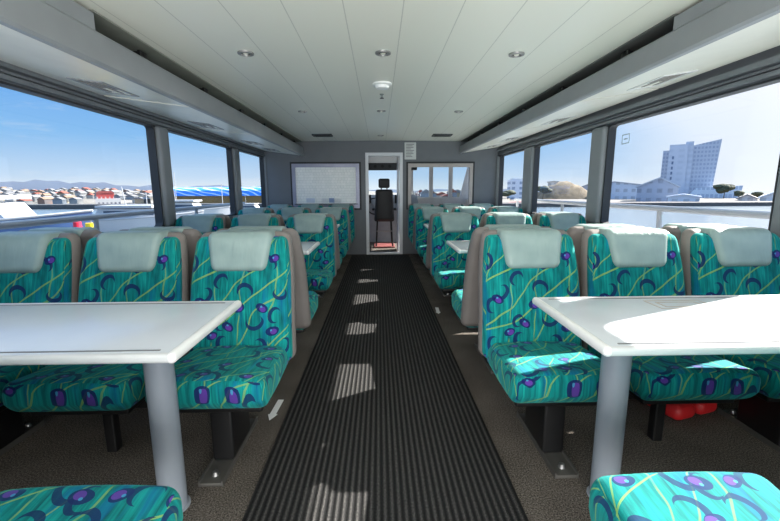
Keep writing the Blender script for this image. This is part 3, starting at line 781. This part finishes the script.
# boats
M['boatglass'] = plain('tinted_boat_glass', (62, 76, 92), .15)
def boat(label, px, Y, L, hcol, scol, rz, cabin=True, big=1.0):
    x = bx(px, Y)
    t = thing('motor_boat', label, 'boat', (x, Y, ZW), rz)
    V = []; st = 11
    hm = plain('hull_%d' % int(px*10), hcol, .3, var=.03, scale=.3, dim=.6)
    h = MB()
    for i in range(st):
        u = i/(st-1); X = -L/2+L*u; wdt = L*.16*(1-max(0, (u-.55)/.45)**2.2)*(.88+.12*min(1, u*3)); sh = L*(.16+.06*u*u)
        V += [(X, -wdt, sh), (X, -wdt*.78, .0), (X, 0, -.12*L*.3), (X, wdt*.78, 0), (X, wdt, sh)]
    FFs = []
    for i in range(st-1):
        for k in range(4): FFs.append((5*i+k, 5*i+k+1, 5*i+5+k+1, 5*i+5+k))
        FFs.append((5*i, 5*i+5, 5*i+9, 5*i+4))
    FFs.append((0, 1, 2, 3, 4)); h.add(V, FFs); h.build('hull', hm, t)
    r = MB().tube([(v[0], v[1], v[2]+.02) for v in V[0::5]], .07*L/10, 6); r.tube([(v[0], v[1], v[2]+.02) for v in V[4::5]], .07*L/10, 6); r.build('rubbing_strake', M['extwhite'], t)
    if cabin:
        z0 = L*.165
        MB().prism([(-L*.30, z0), (L*.2, z0+.0), (L*.12, z0+L*.10*big), (-L*.26, z0+L*.11*big)], 'y', -L*.11, L*.11).build('cabin', plain('sup_%d' % int(px*10), scol, .3, var=.02, dim=.6), t)
        wb = MB().prism([(-L*.22, z0+L*.04*big), (L*.155, z0+L*.04*big), (L*.12, z0+L*.085*big), (-L*.22, z0+L*.085*big)], 'y', -L*.112, L*.112); wb.build('cabin_windows', M['boatglass'], t)
        MB().rbox((-L*.06, 0, z0+L*.125*big), (L*.42, L*.26, L*.02), .04).build('roof', M['extwhite'], t)
        MB().tube([(-L*.1, 0, z0+L*.13*big), (-L*.12, 0, z0+L*.32*big)], .035*L/10, 6).build('mast', M['extwhite'], t)
    return t
boat('blue hulled motor boat with white upperworks at left edge of the window', -22, 34, 16.5, (92, 124, 176), (236, 238, 240), .12)
boat('white motor boat moored beside the yellow and red buoys', 138, 46, 13.5, (238, 238, 236), (230, 232, 234), .1, True, .8)
boat('white cabin cruiser seen in the second left window', 184, 62, 13.0, (240, 240, 238), (238, 238, 236), .05)
boat('small white launch far off in the farthest left window', 250, 84, 9, (226, 228, 230), (236, 236, 236), -.1)
def buoy(label, px, py, Y, col, r, group):
    p = at(px, py, Y); t = thing('mooring_buoy', label, 'buoy', (p.x, Y, ZW))
    h = p.z-ZW
    MB().lathe([(0, -.3), (r, -.2), (r*1.05, h*.55), (r*.5, h*.62), (r*.4, h), (0, h)], n=14).build('float', plain('buoy_%s' % px, col, .4, scale=1), t)
    MB().tube([(0, 0, h), (0, 0, h+.35)], .04, 6).build('top_ring', M['metal'], t)
buoy('red buoy beside the blue hulled boat', 77, 222, 30, (206, 30, 60), .62, '')
buoy('fat yellow buoy next to the red buoy', 91, 223, 29, (240, 206, 30), .85, '')
for px, hh in ((171, 7.5), (176, 9.5), (222, 6.5), (146, 5.0)):
    Y = {171: 78, 176: 96, 222: 80, 146: 70}[px]; t = thing('sailing_boat', 'distant sailing yacht with bare mast, %s' % {171: 'short mast beside the first pillar', 176: 'tallest mast in the second window', 222: 'small one by the second pillar', 146: 'small one at right end of the first window'}[px], 'boat', (bx(px, Y), Y, ZW), .2)
    MB().prism([(-2.6, .7), (2.9, .8), (2.2, 0), (-2.3, 0)], 'y', -.7, .7).build('hull', M['extwhite'], t)
    MB().tube([(0, 0, .6), (0, 0, hh)], .07, 6).build('mast', M['extwhite'], t); MB().tube([(0, 0, 1.5), (-2.2, 0, 1.4)], .06, 6).build('boom', M['extwhite'], t)

# right bank: tower, sheds, pavilion, trees
TY = 215.; TA = math.atan2(at(690, 195, 215.).x, 215.); bx = lambda px, Y: at(px, 195, Y).x
zy = lambda py, Y, px=690: at(px, py, Y).z
zb = ZW+.4
tower = thing('tower_building', 'tall pale grey hotel tower with slanted glass wing in the right window', 'building', (bx(690, TY), TY, zb), -TA)
xx = lambda px: (bx(px, TY)-bx(690, TY))*math.cos(TA); hh = lambda py: zy(py, TY)-zb
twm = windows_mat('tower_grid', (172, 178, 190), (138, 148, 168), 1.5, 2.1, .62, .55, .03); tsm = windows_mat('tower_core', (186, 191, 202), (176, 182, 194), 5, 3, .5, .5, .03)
MB().b(xx(657), xx(668), 2, 16, 0, hh(149)).build('rear_wing', twm, tower)
core = MB().b(xx(664), xx(683), -3, 14, 0, hh(144)).b(xx(680), xx(688), -2, 10, 0, hh(141.5)).build('core_slab', tsm, tower)
for k in range(7): MB().b(xx(667.5), xx(669.5), -3.1, -2.9, hh(190-k*5.2), hh(187-k*5.2)).build('window', plain('dark_pane_%d' % k, (96, 112, 140), .3), core)
MB().prism([(xx(685), 0), (xx(710), 0), (xx(714), hh(140.5)), (xx(685), hh(146))], 'y', -1, 16).build('glass_wing', twm, tower)
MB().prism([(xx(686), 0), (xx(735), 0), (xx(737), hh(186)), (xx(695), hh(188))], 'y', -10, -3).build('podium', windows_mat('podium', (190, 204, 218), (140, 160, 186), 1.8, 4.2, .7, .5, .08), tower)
def shed(label, pxa, pxb, pye, pyr, Y, wall, roof, ridge=.5, dep=16):
    x0, x1 = bx(pxa, Y), bx(pxb, Y); c = (x0+x1)/2; A = math.atan2(c, Y); w = (x1-x0)*math.cos(A); e, r = zy(pye, Y, pxa)-zb, zy(pyr, Y, pxa)-zb
    t = thing('harbour_shed', label, 'building', (c, Y, zb), -A)
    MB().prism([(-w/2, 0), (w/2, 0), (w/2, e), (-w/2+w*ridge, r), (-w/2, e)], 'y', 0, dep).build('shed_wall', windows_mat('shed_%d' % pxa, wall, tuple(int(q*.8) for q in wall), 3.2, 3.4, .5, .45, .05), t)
    q = MB()
    q.prism([(-w/2-.5, e-.2), (-w/2+w*ridge, r), (-w/2+w*ridge, r+.35), (-w/2-.5, e+.2)], 'y', -.5, dep+.5); q.prism([(w/2+.5, e-.2), (-w/2+w*ridge, r), (-w/2+w*ridge, r+.35), (w/2+.5, e+.2)], 'y', -.5, dep+.5)
    q.build('shed_roof', plain('shed_roof_%d' % pxa, roof, .6, scale=.3), t); return t
shed('long low grey shed left of the tower in the right window', 598, 648, 186, 182, 185, (176, 186, 200), (150, 158, 170), .3)
shed('big gabled shed with dark doorway before the tower', 636, 677, 187, 178, 147, (150, 160, 178), (178, 186, 196), .55, 22)
shed('white low building at the foot of the tower', 668, 700, 197, 195, 133, (214, 220, 228), (226, 230, 236), .5, 4)
shed('grey gabled building seen right of the third pillar', 573, 600, 190, 184, 226, (150, 154, 166), (128, 132, 142), .6)
shed('flat roofed building behind the rocky mound', 547, 560, 182, 181.5, 232, (196, 190, 184), (170, 168, 166), .5, 10)
shed('white roofed house at far right of the shore', 760, 786, 198, 193, 140, (206, 204, 204), (236, 236, 238), .5, 8)
shed('grey roofed house right of the hotel podium', 738, 758, 199, 195, 152, (190, 186, 184), (120, 118, 120), .5, 8)
shed('long red roofed terminal by the water in the second right window', 508, 596, 203.5, 201.5, 134, (206, 186, 180), (176, 112, 104), .5, 5)
ap = thing('apartment_block', 'white mid-rise block with dark window rows in the farthest right window', 'building', (bx(519, 190), 190, zb))
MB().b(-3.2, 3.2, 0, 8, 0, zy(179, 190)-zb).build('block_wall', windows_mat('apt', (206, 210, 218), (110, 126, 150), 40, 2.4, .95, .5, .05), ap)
MB().b(-2.2, 2.4, 1, 7, zy(179, 190)-zb, zy(177.6, 190)-zb).build('roof_house', M['edge'], ap)
md = MB(); V = []; FFs = []
for j in range(7):
    for i in range(15):
        u = i/14; v_ = j/6; r_ = math.sin(PI*u)**.7*math.sin(PI*v_)**.6
        V.append((bx(536+52*u, 205)-bx(562, 205), -14+28*v_, r_*(zy(181.5, 205)-zb)+rnd.uniform(-.9, .7)*(r_ > .05)))
for j in range(6):
    for i in range(14): FFs.append((j*15+i, j*15+i+1, (j+1)*15+i+1, (j+1)*15+i))
md.add(V, FFs); o = md.build('hill_rocky_mound', plain('mound', (158, 140, 112), .95, var=.35, scale=.35, dim=.42)); o.location = (bx(562, 205), 205, zb); o['kind'] = 'structure'
def leaf_mat():
    n = NT('tree_leaves'); v = n.coord(); n.set(base=n.ramp(n.noise(v, 1.3, 3, .7), [(.35, lin((44, 52, 36))), (.65, lin((82, 86, 62)))]), rough=.9); return n.m
LM = leaf_mat(); TM = plain('tree_bark', (84, 72, 60), .9)
def tree(label, px, pyt, Y, w, group, gz=None):
    base = zb if gz is None else gz; h = zy(pyt, Y)-base
    t = thing('tree', label, 'tree', (bx(px, Y), Y, base), 0, group)
    MB().tube([(0, 0, 0), (.1, 0, h*.5)], [.25, .15], 7).build('trunk', TM, t)
    c = MB()
    for k in range(7):
        a = rnd.uniform(0, 2*PI); rr = w*.28*rnd.uniform(.2, 1); s = w*rnd.uniform(.24, .36)
        c0 = Vector((rr*math.cos(a), rr*math.sin(a)*.7, h*rnd.uniform(.55, .86)))
        bm = bmesh.new(); bmesh.ops.create_icosphere(bm, subdivisions=2, radius=1)
        for q in bm.verts: q.co = Vector((q.co.x*s, q.co.y*s, q.co.z*min(s, h*.2)))*rnd.uniform(.8, 1.15)+c0
        bm.verts.index_update(); c.add([q.co[:] for q in bm.verts], [tuple(q.index for q in f.verts) for f in bm.faces]); bm.free()
    c.build('crown', LM, t)
tree('dark tree just right of the tower', 724, 184, 190, 8, 'trees along the right shore')
tree('low dark tree right of the hotel podium', 739, 191, 178, 5, 'trees along the right shore')
tree('small bushy tree between the far right houses', 757, 192, 160, 5, 'trees along the right shore')
tree('green tree on the left side of the rocky mound', 543, 186, 190, 7, 'trees along the right shore')
tree('tree in front of the white mid-rise block', 508, 189, 175, 7, 'trees along the right shore')
for px, pt in ((16, 193), (40, 192), (62, 195), (134, 193), (150, 194)):
    tree({16: 'bushy tree on the town slope at the far left', 40: 'round tree left of the red quay building, on the slope', 62: 'low tree on the slope near the waterfront', 134: 'tree on the slope right of the red quay building', 150: 'tree on the slope beside the first left pillar'}[px], px, pt, 205, 7, 'trees on the town slope', zt(px, 205)-.3)

# ------------------------------------------------------------------ light
SUN = Vector((1.43, .62, 1.0)).normalized()     # towards the sun
sl = bpy.data.lights.new('sun', 'SUN'); sl.energy = 21.0; sl.angle = math.radians(.6); sl.color = (1, .96, .9)
so = bpy.data.objects.new('sun', sl); COL.objects.link(so); so.rotation_euler = SUN.to_track_quat('Z', 'Y').to_euler(); so.location = (30, 24, 25)
w = bpy.data.worlds.new('sky'); SC.world = w; w.use_nodes = True; T = w.node_tree; T.nodes.clear()
out = T.nodes.new('ShaderNodeOutputWorld'); bg = T.nodes.new('ShaderNodeBackground'); T.links.new(bg.outputs[0], out.inputs[0])
W_ = NT.__new__(NT); W_.t = T; W_.n = T.nodes
g = W_.coord('Generated'); nv = W_.vmath('NORMALIZE', g)
sep = T.nodes.new('ShaderNodeSeparateXYZ'); T.links.new(nv, sep.inputs[0])
sky = W_.ramp(sep.outputs[2], [(0, lin((236, 245, 253))), (.03, lin((200, 225, 250))), (.11, lin((140, 195, 246))), (.26, lin((92, 162, 241))), (.55, tuple(2.2*c for c in lin((150, 190, 240)))), (.95, tuple(2.2*c for c in lin((150, 190, 240))))])
dt = W_.vmath('DOT_PRODUCT', nv, tuple(SUN), out=1)
gl = W_.ramp(dt, [(.62, (0,0,0)), (.71, (.16,.16,.16)), (.79, (.72,.72,.72)), (.9, (1,1,1))])
sky = W_.mix(gl, sky, (1.05, 1.08, 1.12))
cl = W_.noise(W_.mapping(nv, (2.2, 2.2, 13), (0, .2, .9)), 1.7, 5, .62)
clm = W_.math('MULTIPLY', W_.ramp(cl, [(.58, (0,0,0)), (.80, (1,1,1))]), .5)
sky = W_.mix(clm, sky, (.93, .95, .98))
T.links.new(sky, bg.inputs[0]); bg.inputs[1].default_value = 1.0

def area(name, loc, rot, sx, sy, e, col=(1,1,1)):
    l = bpy.data.lights.new(name, 'AREA'); l.shape = 'RECTANGLE'; l.size = sx; l.size_y = sy; l.energy = e; l.color = col
    o = bpy.data.objects.new(name, l); COL.objects.link(o); o.location = loc; o.rotation_euler = rot
area('rear_fill_light', (.05, -1.45, .75), (math.radians(112), 0, 0), 3.4, .9, 200, (1, .985, .96))  # added fill aimed up at the ceiling, stands for no cabin lamp
for x in (-.88, .035, .94):
    for y in (.9, 2.92, 4.95, 6.6):
        l = bpy.data.lights.new('downlight_lamp', 'SPOT'); l.energy = 4; l.spot_size = math.radians(165); l.spot_blend = .6; l.shadow_soft_size = .03; l.color = (1, .985, .95)
        o = bpy.data.objects.new('downlight_lamp', l); COL.objects.link(o); o.location = (x, y, 2.10)

# ------------------------------------------------------------------ camera
cd_ = bpy.data.cameras.new('camera'); cd_.sensor_width = 36; cd_.lens = 36*F/780; cd_.clip_end = 3000; cd_.clip_start = .02
co = bpy.data.objects.new('camera', cd_); COL.objects.link(co)
R = Matrix(((_x.x, -_x.y, -_x.z), (_y.x, -_y.y, -_y.z), (_u.x, -_u.y, -_u.z)))
co.matrix_world = Matrix.Translation(CAM) @ R.to_4x4()
SC.camera = co
SC.view_settings.view_transform = 'Standard'; SC.view_settings.look = 'None'; SC.view_settings.exposure = 0.0
SC.cycles.max_bounces = 10; SC.cycles.transparent_max_bounces = 16; SC.cycles.sample_clamp_indirect = 6
SC.cycles.use_denoising = True
